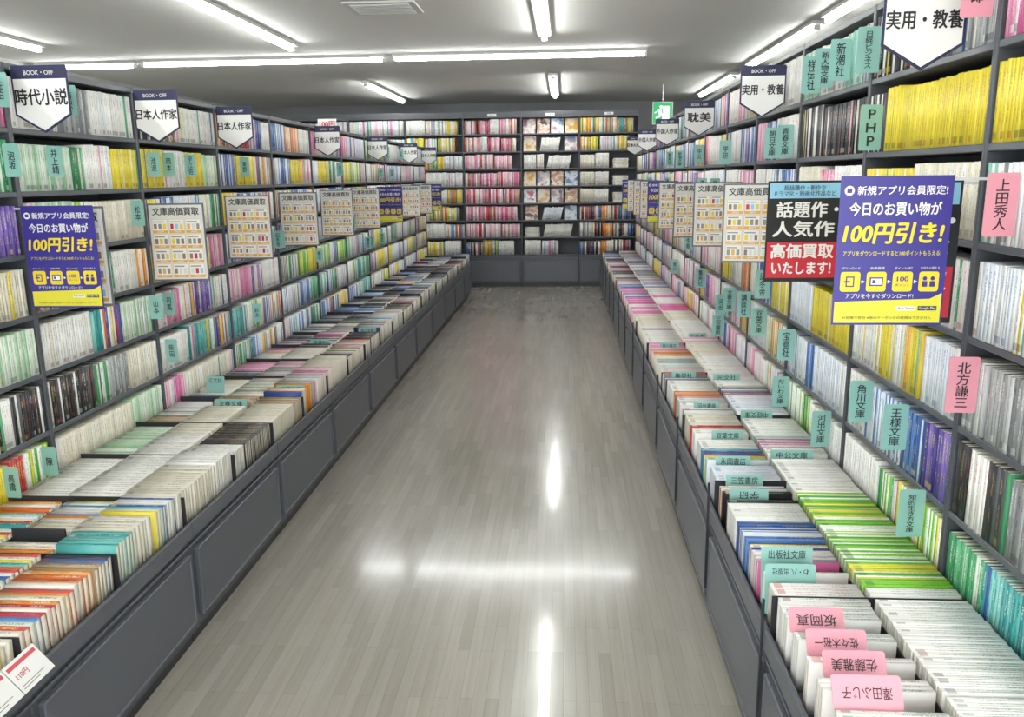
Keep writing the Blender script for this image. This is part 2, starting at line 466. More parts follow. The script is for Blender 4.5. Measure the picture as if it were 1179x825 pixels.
def stack_back(xc,zb,face_y,n,styles):
    """flat pile of magazines"""
    z=zb+.0005
    for _ in range(n):
        t=random.uniform(.006,.012); w=random.uniform(.15,.17); l=random.uniform(.19,.21); dx=random.uniform(-.006,.006)
        add((xc-l/2+dx,face_y+.015+w,z),(0,0,1),(0,-1,0),(1,0,0),t,w,l,random.choice(styles),'back')
        z+=t+.0004

def fill_bin(y0,y1,xa,xb,groups,where='bin',zb=.3965,thick=(.007,.012),hgt=(.112,.126),amax=1.5,short=.02,cnts=(14,34)):
    """books stood in a tray with the spine upward, their length running across the tray"""
    y=y0; tot=sum(g[1] for g in groups); span=y1-y0; gp=gaps_for(xa,xb)
    for st,fr in groups:
        yend=min(y1,y+span*fr/tot)
        while y<yend-.02:
            a=math.radians(random.choice((-1,1))*random.uniform(.2,amax)); cnt=random.randint(*cnts)
            hh=random.uniform(*hgt); ca,sa=math.cos(a),math.sin(a)
            lean=hh*abs(sa)
            if a>0: y+=lean
            l=(xb-xa)-random.uniform(.001,short); tb=random.uniform(*thick)
            x=xa+random.uniform(0,(xb-xa)-l)
            for _ in range(cnt):
                t=max(.006,random.gauss(tb,.0016))
                extra = lean if a<0 else 0
                hit=None
                for ga,gb in gp:
                    if y-(lean if a>0 else 0)<gb and y+t/ca+extra>ga: hit=max(gb,hit or gb)
                if hit:
                    y=max(y,hit)+(lean if a>0 else 0)
                if y+t/ca+extra>yend: break
                ll=l-random.uniform(0,.003); h=hh-random.uniform(0,.0025)
                up = t*abs(sa) if a<0 else 0
                O=(x+random.uniform(0,.002)*(1 if x+l<xb-.003 else 0),y,zb+up+.0004)
                add(O,(0,ca,sa),(0,-sa,ca),(1,0,0),t,h,ll,st,where)
                y+=t/ca+.0005
            if a<0: y+=lean
            y+=random.uniform(.0005,.002)
        y=max(y,yend)+.001

RO = {  # (bay,row) runs, from near to far
 (0,0):[('purple',1),('pink',1)],(0,1):[('yellow',4),('yellow',1)],(0,2):[('whitered',2),('mixlight',2)],(0,3):[('whitered',1),('mixwarm',2),('whiteblue',1)],
 (0,4):[('black',.6),('grey',2)],(0,5):[('teal',1),('grey',1),('blackwhite',1)],(0,6):[('teal',3),('green',1)],
 (1,0):[('grey',1),('blackwhite',1)],(1,1):[('yellow',5),('yellow',1),('blackwhite',1.2)],(1,2):[('cream',1),('yellow',1)],(1,3):[('whitered',1),('mixlight',1),('yellow',.5)],
 (1,4):[('whiteblue',1),('mixwarm',1),('yellow',.5),('white',1)],(1,5):[('purple',1),('blue',1),('bluewhite',2),('white',1)],(1,6):[('lime',2),('greenwhite',1),('white',2)],
 (2,0):[('mint',1),('white',1),('mint',1)],(2,1):[('black',3),('blackwhite',2)],(2,2):[('white',1),('pink',.6),('cream',1)],(2,3):[('yellow',.7),('mixlight',1),('blue',.5)],
 (2,4):[('yellow',1.5),('whiteblue',1)],(2,5):[('whiteblue',1),('bluewhite',1)],(2,6):[('white',1),('lime',1)],
 (3,0):[('white',1),('teal',.4)],(3,1):[('whitered',1),('blue',.5),('pink',.5)],(3,2):[('blue',1),('white',1)],(3,3):[('yellow',1),('mixwarm',1)],(3,4):[('yellow',1),('blue',1),('white',.5)],(3,5):[('mixwarm',1),('whiteblue',1)],
 (4,1):[('blue',1),('mixlight',1)],(4,2):[('pink',1),('white',1)],(4,3):[('purple',.4),('white',1),('yellow',.6)],(4,4):[('orange',.6),('mixlight',1),('yellow',1)],
}
LO = {
 (1,0):[('white',1),('grey',2)],(1,1):[('palegreen',1),('green',.5)],(1,2):[('purple',3),('purple',2)],(1,3):[('tan',.6),('orange',.4),('whitered',1),('cream',1)],(1,4):[('whiteblue',1),('palegreen',1)],(1,5):[('blue',1),('whitered',1),('blackwhite',1)],(1,6):[('mint',1),('yellow',1),('red',.3),('lime',.5)],
 (2,0):[('white',.5),('grey',1),('white',1)],(2,1):[('palegreen',1.4),('green',.4),('white',.9),('yellow',.9)],(2,2):[('palegreen',1),('lime',.4),('cream',1.4)],(2,3):[('tan',.4),('whiteblue',1),('white',1),('orange',.3)],(2,4):[('white',1.2),('teal',.3),('mix',.5),('palegreen',1)],(2,5):[('black',1.2),('green',.4),('grey',.6),('cream',1)],(2,6):[('cream',2),('palegreen',1)],
 (3,0):[('black',.4),('tan',.4),('white',1)],(3,1):[('yellow',.6),('white',.7),('yellow',.6),('palegreen',.5)],(3,2):[('yellow',.4),('blue',.4),('whiteblue',1),('green',.4)],(3,3):[('yellow',.8),('lime',.3),('mix',.8),('pink',.5)],(3,4):[('pink',.7),('mix',.5),('purple',.6),('white',.5)],(3,5):[('white',.7),('teal',.5),('mix',.7)],(3,6):[('pink',.4),('cream',1)],
 (4,0):[('orange',1),('red',.5),('blue',.6),('white',.4)],(4,1):[('blue',.6),('yellow',.7),('mix',.7)],(4,2):[('yellow',.6),('blue',.8),('mix',.6)],(4,3):[('bluewhite',.8),('pink',.7),('mix',.7)],(4,4):[('pink',.8),('purple',.4),('white',.7)],(4,5):[('teal',.5),('lime',.4),('mix',.8)],
 (5,0):[('blue',.8),('orange',.8),('white',.7)],(5,1):[('blue',.9),('yellow',.7),('mixlight',.5)],(5,2):[('mix',.8),('blue',.8),('orange',.3)],(5,3):[('purple',.4),('bluewhite',.7),('white',.7)],
}
POOL_R = ['white','white','mixlight','whiteblue','whitered','pink','blue','pink','cream','mixwarm','whitered','pink','mixlight','bluewhite','blackwhite','yellow','purple','mix','white']
POOL_L = ['white','pale','whiteblue','mix','green','mixlight','mix','lime','yellow','blue','pink','mixlight','bluewhite','mixdark','yellow','teal','bluewhite','mix','white']
def rr(d,k,P):
    if k in d: return d[k]
    return [(random.choice(P),random.uniform(.4,1.5)) for _ in range(random.choice((3,4,4)))]
def kp(i,k,runs):
    return .97 if runs[0][0] in ('yellow','purple','teal','lime') and i<3 else (.9 if i<3 else .8)
rt=[R_TOP-.022]+[z-.017 for z in R_B[:-1]]
for i in range(R_N):
    for k,z in enumerate(R_B):
        rs=rr(RO,(i,k),POOL_R)
        fill_shelf(R_Y0+R_P*i+.013,R_Y0+R_P*(i+1)-.013,z,R_X,-1,rs,rt[k]-z,keep=kp(i,k,rs))
lt=[L_TOP-.022]+[z-.017 for z in L_B[:-1]]
for i in range(L_N):
    if i<1: continue
    for k,z in enumerate(L_B):
        rs=rr(LO,(i,k),POOL_L)
        fill_shelf(L_Y0+L_P*i+.013,L_Y0+L_P*(i+1)-.013,z,L_X,1,rs,lt[k]-z,thick=(.010,.018),keep=kp(i,k,rs))
# bins
RBF=[[('blue',.5),('yellow',.3),('white',1),('whitered',.8),('white',1)],[('whitered',.7),('mix',.6),('blue',.6),('white',.6),('blackwhite',.4),('mix',.5)],[('whiteblue',.8),('mix',.5),('white',1),('red',.2),('cream',.6)],[('mixlight',1),('orange',.4),('white',.8),('mixdark',.6)],[('mixlight',1),('orange',.5),('pink',.7)],[('white',2),('mixlight',.6),('cream',1)],[('cream',1),('magenta',1.2),('white',.6)],[('magenta',1.2),('bluewhite',1),('pink',.6)],[('magenta',.6),('blue',1),('mix',1)]]
RBB=[[('white',3),('white',3)],[('white',.3),('lime',4),('white',.6)],[('white',1),('mixlight',.8),('white',1)],[('whiteblue',1),('mixdark',.5),('white',1)],[('white',1),('cream',1)],[('pink',.6),('white',2)],[('cream',1),('magenta',.9)],[('white',1),('magenta',.5),('mixlight',1)]]
for i in range(RB_N):
    ya,yb=RB_Y0+RB_P*i+.0055,RB_Y0+RB_P*(i+1)-.0025
    g=RBF[i] if i<len(RBF) else [(random.choice(['mixdark','mix','blue','darkcover','pink']),1) for _ in range(3)]
    fill_bin(ya,yb,.503,.720,g,hgt=(.116,.124),short=.012)
    g=RBB[i] if i<len(RBB) else [(random.choice(['mixdark','mix','bluewhite','mixlight']),1) for _ in range(3)]
    fill_bin(ya,yb,.728,.943,g,thick=(.0065,.008) if i<2 else (.007,.012),hgt=(.122,.126),short=.005,amax=.8,cnts=(40,70))
LBG=[[('traymix',1),('mixwarm',1)],[('traymix',.9),('orange',.35),('mixdark',.4),('teal',.35),('cream',.4),('traymix',.6)],None,[('cream',1),('tan',.4),('traymix',.8),('mixlight',.6)],[('pink',.5),('cream',1),('navy',.5),('mix',1)],[('mix',.8),('navy',1.1),('cream',.3)]]
for i in range(LB_N):
    for j,(xa,xb) in enumerate(((-1.401,-1.213),(-1.601,-1.409),(-1.796,-1.609))):
        if i==2: g=[('cream',.7),('white',.4),('darkcover',1)] if j==0 else ([('white',2),('white',1.4),('cream',1)] if j==1 else [('white',2),('palegreen',1)])
        elif i<len(LBG):
            g=list(LBG[i])
            if j: random.shuffle(g)
        else: g=[(random.choice(['navy','darkcover','navy','mix','navy','blue','black','mixdark']),random.uniform(.5,1)) for _ in range(4)]
        for hf in (0,1):
            ya=LB_Y0+LB_P*(i+hf*.5)+.0035; yb=LB_Y0+LB_P*(i+.5+hf*.5)-.0055
            gg=g[:len(g)//2+len(g)%2] if hf==0 else g[len(g)//2:]
            hb=(.136,.116)[(i+hf)%2] if j==0 else ((.104,.122)[(i+hf)%2] if j==1 else .096)
            if i==2: hb=(.134,.116)[hf] if j==0 else (.118 if j==1 else .10)
            fill_bin(ya,yb,xa,xb,gg,thick=(.014,.022) if i<2 else (.011,.017),hgt=(hb,hb+.004),amax=2.5 if i<2 else 1.5,short=.02 if i<2 else .01)
# back shelves
BK={0:['mixlight','mixlight','mix'],1:['mixlight','mix','mixlight'],2:['mixlight','mixwarm','white','mix'],3:['comic'],4:['white','cream','mixlight'],5:['mixwarm','white','mixlight','mix']}
MAGS=[]
for i in range(6):
    x0=-3.758+.793*i+.015; x1=x0+.793-.03
    for k,z in enumerate(B_B):
        top=(2.3 if k==0 else B_B[k-1])-.022
        if i==4:
            if k in (0,3,4):
                for j in range(4): MAGS.append((x0+(x1-x0)*(j+.5)/4,z,k,'w'))
            elif k==1:
                MAGS.append((x0+.1,z,k,'w')); MAGS.append((x0+.66,z,k,'w')); lean_back(x0+.24,18,z,11.6,9,'white')
            elif k==2:
                fill_back(x0+.02,x0+.3,z,11.6,[('white',1),('whitered',.6)],top-z); lean_back(x0+.33,22,z,11.6,12,'white')
            elif k==5:
                MAGS.append((x0+.12,z,k,'w')); lean_back(x0+.26,18,z,11.6,14,'whiteblue'); MAGS.append((x0+.66,z,k,'w'))
            elif k==6:
                stack_back(x0+.13,z,11.6,14,['white','cream']); lean_back(x0+.28,26,z,11.6,12,'white')
            else: fill_back(x0+.02,x0+.5,z,11.6,[('white',1),('mixlight',1)],top-z)
            continue
        runs=[(random.choice(BK[i]),random.uniform(.6,1.4)) for _ in range(3)]
        if i==3 and random.random()<.4: runs.insert(random.randrange(3),(random.choice(['white','mixdark','whitered']),.5))
        if i==5 and k in (2,3,4):
            fill_back(x0,x0+.4,z,11.6,[('cream',1),('white',1)],top-z); stack_back(x0+.55,z,11.6,14,['cream','white']); continue
        if i==5 and k>4: runs=[('mixdark',1),('orange',.5),('mixdark',1)]
        if k==7 and i!=5: runs=[('mixdark',1),('mixwarm',1),('white',1)]
        fill_back(x0,x1-random.choice((0,0,.05,.1)),z,11.6,runs,top-z)

# camera (also used to pick which books are modelled one by one)
f=950.0; al=math.radians(.7); th=math.atan(209.3/f); ps=math.atan((62.6/f)*math.cos(th))
F=Vector((-math.sin(ps)*math.cos(th),math.cos(ps)*math.cos(th),-math.sin(th)))
Rv=Vector((math.cos(ps),math.sin(ps),0)); Dv=F.cross(Rv)
ix=Rv*math.cos(al)+Dv*math.sin(al); iy=-(Dv*math.cos(al)-Rv*math.sin(al))
cam=bpy.data.cameras.new('camera'); co=link(bpy.data.objects.new('camera',cam)); SC.camera=co
cam.lens=f/1179*36; cam.sensor_width=36; cam.sensor_fit='HORIZONTAL'; cam.clip_start=.02
CP=Vector((0,0,1.5))
co.matrix_world=Matrix(((ix.x,iy.x,-F.x,CP.x),(ix.y,iy.y,-F.y,CP.y),(ix.z,iy.z,-F.z,CP.z),(0,0,0,1)))

def inview(p,mg=0):
    d=Vector(p)-CP; z=d.dot(F)
    if z<.2: return False
    u=f*d.dot(ix)/z; v=-f*d.dot(iy)/z
    return abs(u)<589+mg and abs(v)<412+mg

COVF=[((i+1)%10,i,10+i,10+(i+1)%10) for i in range(10)]
CAPS=[(0,1,8,9),(1,2,3,4,7,8),(4,5,6,7)]
class MB:
    def __init__(s): s.V=[];s.loops=[];s.tot=[];s.col=[];s.ink=[];s.uv=[];s.n=0
    def face(s,idx,c,k,uvs=None):
        s.tot.append(len(idx))
        for q,i in enumerate(idx):
            s.loops.append(s.n+i); s.col.append(c); s.ink.append(k); s.uv.append(uvs[q] if uvs else (-1.0,-1.0))
    def mesh(s,name,m):
        me=bpy.data.meshes.new(name)
        V=np.concatenate(s.V).astype(np.float32)
        me.vertices.add(len(V)); me.vertices.foreach_set('co',V.ravel())
        me.loops.add(len(s.loops)); me.loops.foreach_set('vertex_index',np.array(s.loops,dtype=np.int32))
        tot=np.array(s.tot,dtype=np.int32); st=np.concatenate(([0],np.cumsum(tot)[:-1])).astype(np.int32)
        me.polygons.add(len(tot)); me.polygons.foreach_set('loop_start',st)
        try: me.polygons.foreach_set('loop_total',tot)
        except Exception: pass
        uvl=me.uv_layers.new(name='UVMap'); uvl.data.foreach_set('uv',np.array(s.uv,dtype=np.float32).ravel())
        a=me.color_attributes.new('col','FLOAT_COLOR','CORNER'); a.data.foreach_set('color',np.array(s.col,dtype=np.float32).ravel())
        a=me.color_attributes.new('ink','FLOAT_COLOR','CORNER'); a.data.foreach_set('color',np.array(s.ink,dtype=np.float32).ravel())
        me.materials.append(m); me.update(calc_edges=True); me.validate()
        return me
CREAM=lin('#e0dac9')
def emit_cover(mb,r,O):
    _,T,W,L,t,w,l,c,k,rn,wh,st=r
    T,W,L=np.array(T),np.array(W),np.array(L); O=np.array(O,dtype=float)
    cc=.0007; rd=min(.0015,t*.2)
    pr=[(0,0),(0,w-rd),(rd,w),(t-rd,w),(t,w-rd),(t,0),(t-cc,0),(t-cc,w-cc-rd*.5),(cc,w-cc-rd*.5),(cc,0)]
    P=np.array([O+T*a+W*b for a,b in pr]); mb.V.append(np.concatenate((P,P+L*l)))
    C=c+(1,); K=k+(rn,)
    for i,fc in enumerate(COVF):
        if i in (1,2,3):
            ua,ub=pr[i][0]/t,pr[i+1][0]/t
            mb.face(fc,C,K,[(ub,0),(ua,0),(ua,1),(ub,1)])
        else: mb.face(fc,C,K)
    for q in CAPS:
        mb.face(q,C,K); mb.face([x+10 for x in q[::-1]],C,K)
    mb.n+=20
BF=[(0,1,2,3),(4,7,6,5),(0,4,5,1),(1,5,6,2),(2,6,7,3),(3,7,4,0)]
def emit_box(mb,O,T,W,L,a,b,c0,cols,K,spine_uv):
    T,W,L=np.array(T),np.array(W),np.array(L); O=np.array(O,dtype=float)
    (a0,a1),(b0,b1),(d0,d1)=a,b,c0
    pts=[(a0,b0,d0),(a1,b0,d0),(a1,b1,d0),(a0,b1,d0),(a0,b0,d1),(a1,b0,d1),(a1,b1,d1),(a0,b1,d1)]
    mb.V.append(np.array([O+T*x+W*y+L*z for x,y,z in pts]))
    for i,q in enumerate(BF):
        if i==4 and spine_uv:
            mb.face(q,cols[1],K,[(1,0),(1,1),(0,1),(0,0)])
        else:
            mb.face(q,cols[1] if i in (3,4,5) else cols[0],K)
    mb.n+=8

def score(r):
    O=r[0]; return (Vector(O)+Vector(r[2])*r[5]+Vector(r[3])*r[6]*.5-CP).length
cand=[(score(r),j) for j,r in enumerate(REC) if r[10]!='back' and inview(Vector(r[0])+Vector(r[2])*r[5]+Vector(r[3])*r[6]*.5)]
cand.sort()
ind=set(j for _,j in cand[:330])
big=MB()
for j,r in enumerate(REC):
    O,T,W,L,t,w,l,c,k,rn,wh,st=r
    if j in ind:
        mb=MB(); emit_cover(mb,r,(0,0,0)); me=mb.mesh('cover',M_BOOK)
        cn=CN.get(st) or ('white' if min(c)>.6 else 'coloured')
        if wh=='bin': lb='small %s paperback standing spine up in a tray'%cn; gr='paperbacks in the display trays'
        else: lb='small %s paperback standing upright on a shelf'%cn; gr='paperbacks on the bookcase shelves'
        o=thing('paperback_book',lb,'book',O,0,gr,me)
        pb=MB(); emit_box(pb,(0,0,0),T,W,L,(.0009,t-.0009),(.0008,w-.003),(.0012,l-.0012),(CREAM,CREAM),CREAM,False)
        part('page_block',pb.mesh('pages',M_PAGES),o)
    else:
        d=score(r)
        if d<4.2:
            emit_cover(big,r,O)
            emit_box(big,O,T,W,L,(.0009,t-.0009),(.0008,w-.003),(.0012,l-.0012),(CREAM,CREAM),CREAM,False)
        else:
            emit_box(big,O,T,W,L,(0,t),(0,w),(0,l),(CREAM,c+(1,)),k+(rn,),True)
o=thing('paperback_books','rows of small paperback books filling the shelves and trays','books',(0,0,0),data=big.mesh('books',M_BOOK)); o["kind"]="stuff"
print('BOOKS',len(REC))

# face-out magazines
def magmat(i,a,b,c,d):
    m=bpy.data.materials.new('magazine_cover'); m.use_nodes=True; nt=m.node_tree; N=nt.nodes; L=nt.links; bs=N['Principled BSDF']; bs.inputs['Roughness'].default_value=.3
    tc=N.new('ShaderNodeTexCoord'); vo=N.new('ShaderNodeTexNoise'); vo.noise_dimensions='4D'; vo.inputs['Scale'].default_value=7+i; vo.inputs['Detail'].default_value=3
    oi=N.new('ShaderNodeObjectInfo'); mu=N.new('ShaderNodeMath'); mu.operation='MULTIPLY'; mu.inputs[1].default_value=40
    L.new(oi.outputs['Random'],mu.inputs[0]); L.new(mu.outputs[0],vo.inputs['W'])
    L.new(tc.outputs['Object'],vo.inputs['Vector']); rp=N.new('ShaderNodeValToRGB')
    rp.color_ramp.elements[0].color=lin(b); rp.color_ramp.elements[0].position=.38; rp.color_ramp.elements[1].color=lin(a); rp.color_ramp.elements[1].position=.46
    e=rp.color_ramp.elements.new(.55); e.color=lin(c)
    e=rp.color_ramp.elements.new(.64); e.color=lin(d)
    L.new(vo.outputs['Fac'],rp.inputs['Fac']); L.new(rp.outputs['Color'],bs.inputs['Base Color']); return m
MG=[magmat(0,'#e8e6e2','#8a6a78','#c8a4a8','#7090b0'),magmat(1,'#f0e0da','#b8705a','#e0d0b0','#d0a040'),magmat(2,'#cfdce8','#5a7aa0','#e8e8ee','#c05a6a'),magmat(3,'#efe0d4','#5a4a4a','#d89a88','#88a070')]
magm=[(box(-.085,.085,-.0015,.0,0,.2,m,0),box(-.085,.085,.006,.0075,0,.2,m,0),box(-.083,.084,.0001,.0059,.001,.198,M_PAGES,0)) for m in MG]
for n,(x,z,k,_) in enumerate(MAGS):
    a=magm[(n*3+k)%4]
    o=thing('magazine','glossy magazine displayed face out on a dark shelf','magazine',(x,11.66,z+.002),0,'magazines displayed face out'); o.rotation_euler=(math.radians(-12),0,0)
    part('front_cover',a[0],o); part('back_cover',a[1],o); part('page_block',a[2],o)

# ---------------------------------------------------------------- signs
def header_sign_meshes(txt):
    w,h=.095,.21
    pts=[(-w,-.01),(-w,-.155),(0,-.212),(w,-.155),(w,-.01),(w*.96,0),(-w*.96,0)]
    board=prism(pts,-.0015,.0015,M_NAVY)
    p=Print()
    i=.006
    p.poly([(-w+i,-.042),(-w+i,-.151),(0,-.204),(w-i,-.151),(w-i,-.042)],M_WHITE,-.0022)
    q=Print(); q.text('BOOK・OFF',0,-.023,.10,.014,M_PAPER,-.0026,.012)
    q.text(txt,0,-.098,.174,.055,M_INK,-.0028,.028)
    return board,p.mesh(),q.mesh()
HS={}
def header_sign(x,y,z,txt,side,yaw=0):
    if txt not in HS: HS[txt]=header_sign_meshes(txt)
    b,p,q=HS[txt]
    o=thing('category_sign','white shield-shaped hanging sign with navy border and black lettering','sign',(x,y,z),yaw,'category signs along the bookcases')
    part('board',b,o); part('printed_panel',p,o); part('lettering',q,o)
    s=1 if side=='R' else -1
    part('bracket',box(min(0,s*.099),max(0,s*.099),.0016,.006,-.012,-.004,M_CLEAR,0),o)
for y,t in [(2.11,'実用・教養'),(3.72,'実用・教養'),(5.41,'耽美'),(7.05,'外国人作家'),(8.7,'外国人作家'),(10.2,'日本人作家')]:
    header_sign(.84,y,1.945,t,'R')
for y,t in [(2.71,'時代小説'),(3.49,'日本人作家'),(4.33,'日本人作家'),(6.04,'日本人作家'),(7.68,'日本人作家'),(9.24,'日本人作家'),(10.6,'日本人作家')]:
    header_sign(-1.70,y,1.87,t,'L')

PW,PH=.245,.335
def fr(a): return -a*PH
def purple_poster():
    board=box(-PW/2,PW/2,-.001,.001,-PH,0,M_PURP,0)
    p=Print(); y=-.0016
    p.poly([(-PW/2+.004,fr(.985)),(PW/2-.004,fr(.985)),(PW/2-.004,fr(.78)),(PW/2-.03,fr(.82)),(-PW/2+.004,fr(.84))],M_YEL,y)
    for k in range(4):
        cx=-.087+k*.058
        p.poly(rrect(cx-.022,cx+.022,fr(.77),fr(.635),.006,3),M_YELD,y)
        if k<3: p.poly([(cx+.025,fr(.715)),(cx+.033,fr(.703)),(cx+.025,fr(.69))],M_WHITE,y)
    z=fr(.702)
    p.rect(-.097,-.078,z-.012,z+.012,M_PURP,-.002); p.rect(-.094,-.081,z-.009,z+.009,M_YELD,-.0023); p.rect(-.101,-.087,z-.002,z+.002,M_PURP,-.0026)
    p.rect(-.044,-.014,z-.01,z+.01,M_PURP,-.002); p.rect(-.041,-.017,z-.007,z+.007,M_WHITE,-.0023); p.rect(-.038,-.031,z-.004,z+.004,M_PURP,-.0026)
    for dx in (-.009,.008):
        p.poly([(.087+dx+.005*math.cos(a*math.pi/4),z+.007+.005*math.sin(a*math.pi/4)) for a in range(8)],M_PURP,-.002)
        p.rect(.087+dx-.006,.087+dx+.006,z-.012,z+.001,M_PURP,-.0022)
    p.poly([(-.103+.011*math.cos(a*math.pi/6),fr(.095)+.011*math.sin(a*math.pi/6)) for a in range(12)],M_WHITE,-.002)
    p.rect(-.1085,-.0975,fr(.11),fr(.08),M_PURP,-.0023); p.rect(.02,.062,fr(.9),fr(.87),M_WHITE,-.002); p.rect(.068,.11,fr(.9),fr(.87),M_NAVY,-.002)
    q=Print()
    q.text('新規アプリ会員限定!',.012,fr(.095),.195,.02,M_WHITE,-.0026,.015)
    q.text('今日のお買い物が',0,fr(.215),.20,.03,M_WHITE,-.0026,.025)
    q.text('100円引き!',0,fr(.375),.215,.046,M_YELD,-.0028,.035,slant=.15)
    q.text('アプリをダウンロードすると100ポイントもらえる!',0,fr(.51),.215,.012,M_YEL,-.0026,.01)
    q.text('ダウンロード',-.087,fr(.61),.04,.006,M_WHITE,-.0026,.0); q.text('会員登録',-.029,fr(.61),.04,.006,M_WHITE,-.0026,.0); q.text('ポイントGET',.029,fr(.61),.04,.006,M_WHITE,-.0026,.0); q.text('今日から使える',.087,fr(.61),.042,.006,M_WHITE,-.0026,.0)
    q.text('100',.029,z+.006,.03,.011,M_PURP,-.0026,.02); q.text('ポイント',.029,z-.008,.032,.007,M_PURP,-.0026,.01)
    q.text('アプリを今すぐダウンロード!',-.02,fr(.80),.15,.011,M_WHITE,-.0026,.01)
    q.text('App Store',.041,fr(.885),.036,.007,M_INK,-.0026,0); q.text('Google Play',.089,fr(.885),.038,.007,M_WHITE,-.0026,0)
    q.text('※1回限り有効 ※他のクーポンとの併用はできません',0,fr(.95),.2,.007,M_NAVY,-.0026,0)
    return board,p.mesh(),q.mesh()
def grid_poster():
    board=box(-PW/2,PW/2,-.001,.001,-PH,0,mat('poster_frame','#66656b',.5),0)
    p=Print(); y=-.0016
    p.rect(-PW/2+.007,PW/2-.007,-PH+.008,-.007,M_PAPER,y)
    q=Print()
    q.text('文庫高価買取',0,fr(.10),.20,.034,M_INK,-.0026,.018)
    rng=random.Random(4); pal=[M_ORAN,M_YELD,M_SKY,M_BROWN,M_GREY,M_YELD,M_PAPER,M_RED]
    for r in range(4):
        for c in range(3):
            x0=-.105+c*.072; z1=fr(.2)-r*.064
            p.rect(x0,x0+.066,z1-.060,z1,M_ORAN,-.0019)
            p.rect(x0+.0015,x0+.0645,z1-.048,z1-.0015,M_WHITE,-.0021)
            for k in range(3): p.rect(x0+.006+k*.02,x0+.019+k*.02,z1-.043,z1-.02,pal[rng.randrange(8)],-.0024)
            p.rect(x0+.005,x0+.05,z1-.014,z1-.009,M_GREY,-.0024)
            q.text('%d円'%rng.choice((300,350,400,500)),x0+.034,z1-.054,.04,.008,M_WHITE,-.0026,.01)
    return board,p.mesh(),q.mesh()
def red_poster():
    board=box(-PW/2,PW/2,-.001,.001,-PH,0,M_INK,0)
    p=Print(); y=-.0016
    p.rect(-PW/2+.006,PW/2-.006,fr(.17),fr(.02),M_SKY,y)
    p.rect(-PW/2+.006,PW/2-.006,fr(.96),fr(.60),M_RED,y)
    q=Print()
    q.text('超話題作・新作や\nドラマ化・映画化作品など',0,fr(.095),.2,.036,M_NAVY,-.0026,.005)
    q.text('話題作・',.01,fr(.28),.2,.052,M_WHITE,-.0026,.03); q.text('人気作',0,fr(.47),.2,.052,M_WHITE,-.0026,.03)
    q.text('高価買取',0,fr(.69),.205,.048,M_WHITE,-.0026,.035); q.text('いたします!',0,fr(.86),.195,.04,M_WHITE,-.0026,.035)
    return board,p.mesh(),q.mesh()
POS={'p':purple_poster(),'g':grid_poster(),'r':red_poster()}
PL={'p':'purple and yellow promotional poster hanging from the bookcase','g':'grey buyback price poster with a grid of small pictures','r':'black and red poster with white lettering hanging beside bookcase'}
def poster(kind,x,y,z,side,yaw=0):
    b,p,q=POS[kind]
    o=thing('poster',PL[kind],'poster',(x,y,z),math.radians(yaw),'posters along the bookcases')
    part('sheet',b,o); part('printed_design',p,o); part('lettering',q,o)
    s=1 if side=='R' else -1
    reach=(R_X-x) if s>0 else (x-L_X)
    part('bracket',box(min(-.03*s,s*reach),max(-.03*s,s*reach),.0012,.005,-.012,-.006,M_CLEAR,0),o,(0,0,0),(0,0,-math.radians(yaw)))
poster('p',.738,1.92,1.492,'R',0)
poster('r',.795,2.0,1.482,'R',0)
for k,y,z,yw in [('r',2.85,1.475,0),('g',3.62,1.46,-10),('g',4.45,1.46,-5),('g',5.25,1.45,0),('g',6.1,1.45,0),('p',6.9,1.45,0),('g',7.6,1.45,0),('g',8.3,1.45,0),('g',9.1,1.45,0),('p',9.9,1.45,0)]:
    poster(k,.80,y,z,'R',yw)
poster('p',-1.655,2.64,1.425,'L',0); poster('g',-1.655,2.70,1.42,'L',2)
for k,y,z,yw in [('g',3.52,1.405,4),('g',4.35,1.42,0),('g',5.2,1.42,0),('g',6.1,1.42,0),('g',7.0,1.42,0),('p',8.0,1.42,0),('g',9.0,1.42,0),('g',9.8,1.42,0),('p',10.6,1.42,0)]:
    poster(k,-1.675,y,z,'L',yw)

# index cards
def card(x,y,z,w,h,col,txt,vert=True,yaw=0,tilt=0,where='s',toff=0.0,th=None,flip=False):
    m={'m':M_MINT,'p':M_PINK}[col]
    cn={'m':'mint green','p':'pink'}[col]
    lb='%s plastic index card with black lettering %s'%(cn,'between shelved books' if where=='s' else 'standing in a tray')
    o=thing('index_card',lb,'index card',(x,y,z),math.radians(yaw),'index cards between the books',prism(rrect(-w/2,w/2,-h/2,h/2,.006,3),-.0006,.0006,m))
    o.rotation_euler=(math.radians(tilt),0,math.radians(yaw))
    if txt:
        q=Print()
        if vert: q.text('\n'.join(txt),0,0,w*.42,h*.8,M_INK,-.0011,.015,.95)
        else: q.text(txt,0,toff,w*.72,th or h*.5,M_INK,-.0011,.008,flip=flip)
        part('lettering',q.mesh(),o)
RC=[('m','祥伝社',3.28,1.855),('m','新人物文庫',3.12,1.86),('m','新潮社',2.95,1.865),('m','日経ビジネス',2.69,1.86),('m','PHP',2.62,1.63),('p','上田秀人',1.82,1.43),('p','北方謙三',1.9,1.02),('m','王様文庫',2.25,.81),
 ('m','知的生き方文庫',2.1,.62),('m','宝島社',3.4,.81),('m','講談社',4.23,.85),('m','幻冬舎',3.86,1.0),('m','角川文庫',2.52,.81),('m','河出文庫',2.88,.61),('m','朝日文庫',3.82,1.63),('m','青春文庫',3.6,1.63),('m','だいわ文庫',3.44,.6),
 ('m','竹書房',5.2,1.23),('m','双葉文庫',3.89,.82),('m','文春文庫',4.6,.82),('m','学研',4.9,1.62),('p','次郎',2.02,1.90),('m','三笠書房',4.9,.62),('m','集英社',5.6,.82),('m','小学館',6.2,1.02),('m','新潮文庫',6.8,1.62),('m','光文社',6.0,1.24)]
